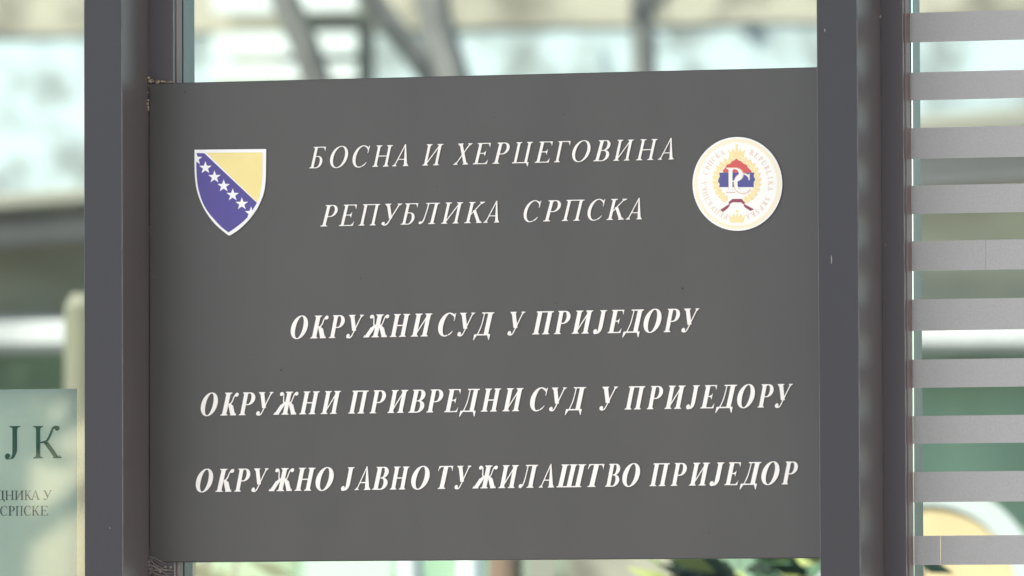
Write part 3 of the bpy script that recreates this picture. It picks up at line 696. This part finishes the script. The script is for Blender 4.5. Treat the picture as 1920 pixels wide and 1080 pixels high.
# trees
MT['bark'] = mat('grey brown bark', (.115, .11, .105), .9, .35, 14, (1, 1, .3), .5, 60)
MT['leaf'] = mat('spring leaf', (.10, .15, .05), .6, .4, 3)
MT['leaf2'] = mat('dark shrub leaf', (.035, .07, .03), .5, .5, 9)
MT['leaf3'] = mat('yellow green shrub leaf', (.34, .36, .12), .5, .4, 9)
def tree(label, base, lean, h, r_, seed, leaves=260, nb=7, spread=1.6, clear=.42, leafsize=.07, group=None):
    g = random.Random(seed); t = empty('street_tree', (base.x, base.y, 0), label=label, cat='tree', group=group)
    bm = bmesh.new(); pts = []; rd = []
    for k in range(9):
        f = k / 8; pts.append(Vector((base.x, base.y, -.05)) + lean * h * f + Vector((g.uniform(-.04, .04), g.uniform(-.04, .04), h * f))); rd.append(r_ * (1 - .75 * f))
    tube(bm, pts, rd, 10); tips = []
    def grow(p, d, l, r1, lev):
        q = [p]; 
        for k in range(3): d = (d + Vector((g.uniform(-.25, .25), g.uniform(-.25, .25), g.uniform(-.08, .22)))).normalized(); q.append(q[-1] + d * l / 3)
        tube(bm, q, [r1, r1 * .8, r1 * .6, r1 * .4], 6); tips.extend(q[1:])
        if lev:
            for k in range(3): grow(q[1 + k % 3], (d + Vector((g.uniform(-.9, .9), g.uniform(-.9, .9), g.uniform(-.2, .7)))).normalized(), l * .62, r1 * .5, lev - 1)
    for k in range(nb):
        f = clear + (1 - clear) * (k + .5) / nb; i = min(int(f * 8), 7); p = pts[i].lerp(pts[i + 1], f * 8 - i); a = k * 2.4 + g.uniform(-.4, .4)
        grow(p, Vector((math.cos(a), math.sin(a), .45)).normalized(), spread * (1.15 - .5 * f), r_ * .42 * (1.2 - f), 2)
    from_bm('trunk', bm, MT['bark'], t, True)
    bm = bmesh.new()
    for k in range(leaves):
        c_ = g.choice(tips) + Vector((g.gauss(0, .12), g.gauss(0, .12), g.gauss(0, .10))); n = Vector((g.gauss(0, 1), g.gauss(0, 1), g.gauss(0, 1))).normalized()
        a = n.cross(Vector((.3, .2, 1))).normalized() * leafsize * g.uniform(.6, 1.3); b = n.cross(a).normalized() * leafsize * .5
        bm.faces.new([bm.verts.new(q) for q in (c_ - a, c_ - a * .2 + b, c_ + a, c_ - a * .2 - b)])
    from_bm('crown', bm, MT['leaf'], t)
    return t
def lean_from(px0, px1, dep):       # a trunk crossing the strip above the sign from px0 (bottom) to px1 (top)
    a, b = deep(px0, 130, dep), deep(px1, 0, dep); d = b - a; l = Vector((d.x / d.z, d.y / d.z, 0)); base = a - Vector((l.x, l.y, 1)) * a.z
    return Vector((base.x, base.y, 0)), l
for lab, p0, p1, dep, r_, sd_ in (('dark leaning tree trunk nearest the white balcony in the pane above the sign', 590, 540, 29.5, .085, 11),
                               ('slanting tree trunk left of the upright one in the pane above the sign', 800, 700, 29.8, .07, 5),
                               ('upright tree trunk right of the slanting one in the pane above the sign', 872, 838, 29.0, .095, 17),
                               ('single tree trunk above the word at the right end of the sign', 1222, 1218, 31.0, .075, 23)):
    b, l = lean_from(p0, p1, dep); tree(lab, b, l, 7.5, r_ * .9, sd_, clear=.5, nb=9, spread=1.7)
# shrubs below the sign and beside the yellow board
def shrub(name, label, pxs, dep, top_py, n, seed, ms, size=.05, sn=16, sr=1.0):
    g = random.Random(seed); a, b = deep(pxs[0], 1000, dep), deep(pxs[1], 1000, dep); zt_ = zz(top_py, dep)
    t = empty(name, ((a + b) / 2).xy.to_3d(), label=label, cat='shrub'); bm = bmesh.new(); tips = []
    for k in range(sn):
        f = g.random(); p = ((a + b) / 2).xy.to_3d() + Vector((g.uniform(-.1, .1), g.uniform(-.1, .1), 0)); e = a.lerp(b, f); e = Vector((e.x, e.y + g.uniform(-.3, .3), zt_ * g.uniform(.8, 1)))
        m_ = p.lerp(e, .5) + Vector((0, 0, .15)); tube(bm, [p, m_, e], [.016 * sr, .011 * sr, .005 * sr], 6); tips += [m_.lerp(e, g.random()) for _ in range(30)] + [e]
    from_bm('stem', bm, MT['bark'], t)
    for mm, nn in ms:
        bm = bmesh.new()
        for k in range(int(n * nn)):
            c_ = g.choice(tips) + Vector((g.gauss(0, .06), g.gauss(0, .06), g.gauss(0, .05))); nv = Vector((g.gauss(0, 1), g.gauss(0, 1) - .5, g.gauss(0, 1))).normalized()
            aa = nv.cross(Vector((.3, .2, 1))).normalized() * size * g.uniform(.6, 1.4); bb = nv.cross(aa).normalized() * size * .4
            bm.faces.new([bm.verts.new(q) for q in (c_ - aa, c_ - aa * .2 + bb, c_ + aa, c_ - aa * .2 - bb)])
        from_bm('foliage', bm, mm, t)
shrub('leafy_shrub', 'dark olive shrub seen under the left end of the sign', (300, 450), 20, 1000, 500, 9, ((MT['leaf2'], .5), (MT['leaf'], .5)))
shrub('leafy_shrub', 'dark and yellow leaved shrub seen under the right end of the sign', (1330, 1560), 16.5, 1000, 1500, 4, ((MT['leaf2'], .6), (MT['leaf3'], .4)), .055, 26)
shrub('twiggy_shrub', 'dark twiggy shrub tip in front of the yellow board', (1722, 1800), 16.0, 930, 26, 8, ((MT['leaf2'], 1),), .035, 5, .45)
far = empty('added_backdrop_house', (-14, -40, 0), label='plain grey apartment house added across the road to darken the reflections', cat='house')  # unseen house added to block sky glare in the panes; passage left open
MT['shade_wall'] = mat('grey green render', (.12, .125, .115), .9, .25, .8)
bm = bmesh.new(); box(bm, -40, -20.5, -46, -38, 0, 9); box(bm, -14.2, 16, -46, -38, 0, 9); box(bm, -20.498, -14.202, -46, -38, 3.55, 9); from_bm('wall', bm, MT['shade_wall'], far)
bm = bmesh.new(); box(bm, -40.4, 16.4, -46.4, -37.6, 9.002, 9.4, .02); from_bm('roof', bm, MT['roof'], far)
# trees across the street, behind the viewer, mirrored faintly in the glass
for lab, x, y, sd_ in (('tall street tree across the road, mirrored faintly in the left glass', -9.7, -21, 31), ('second bare limbed street tree across the road, left of the tall one', -10.5, -24, 37), ('slim street tree across the road, mirrored in the striped glass', -4.2, -25, 41)):
    tree(lab, Vector((x, y, 0)), Vector((.03, 0, 0)), 7, .16, sd_, leaves=500, nb=9, spread=2.0, clear=.28, leafsize=.09)
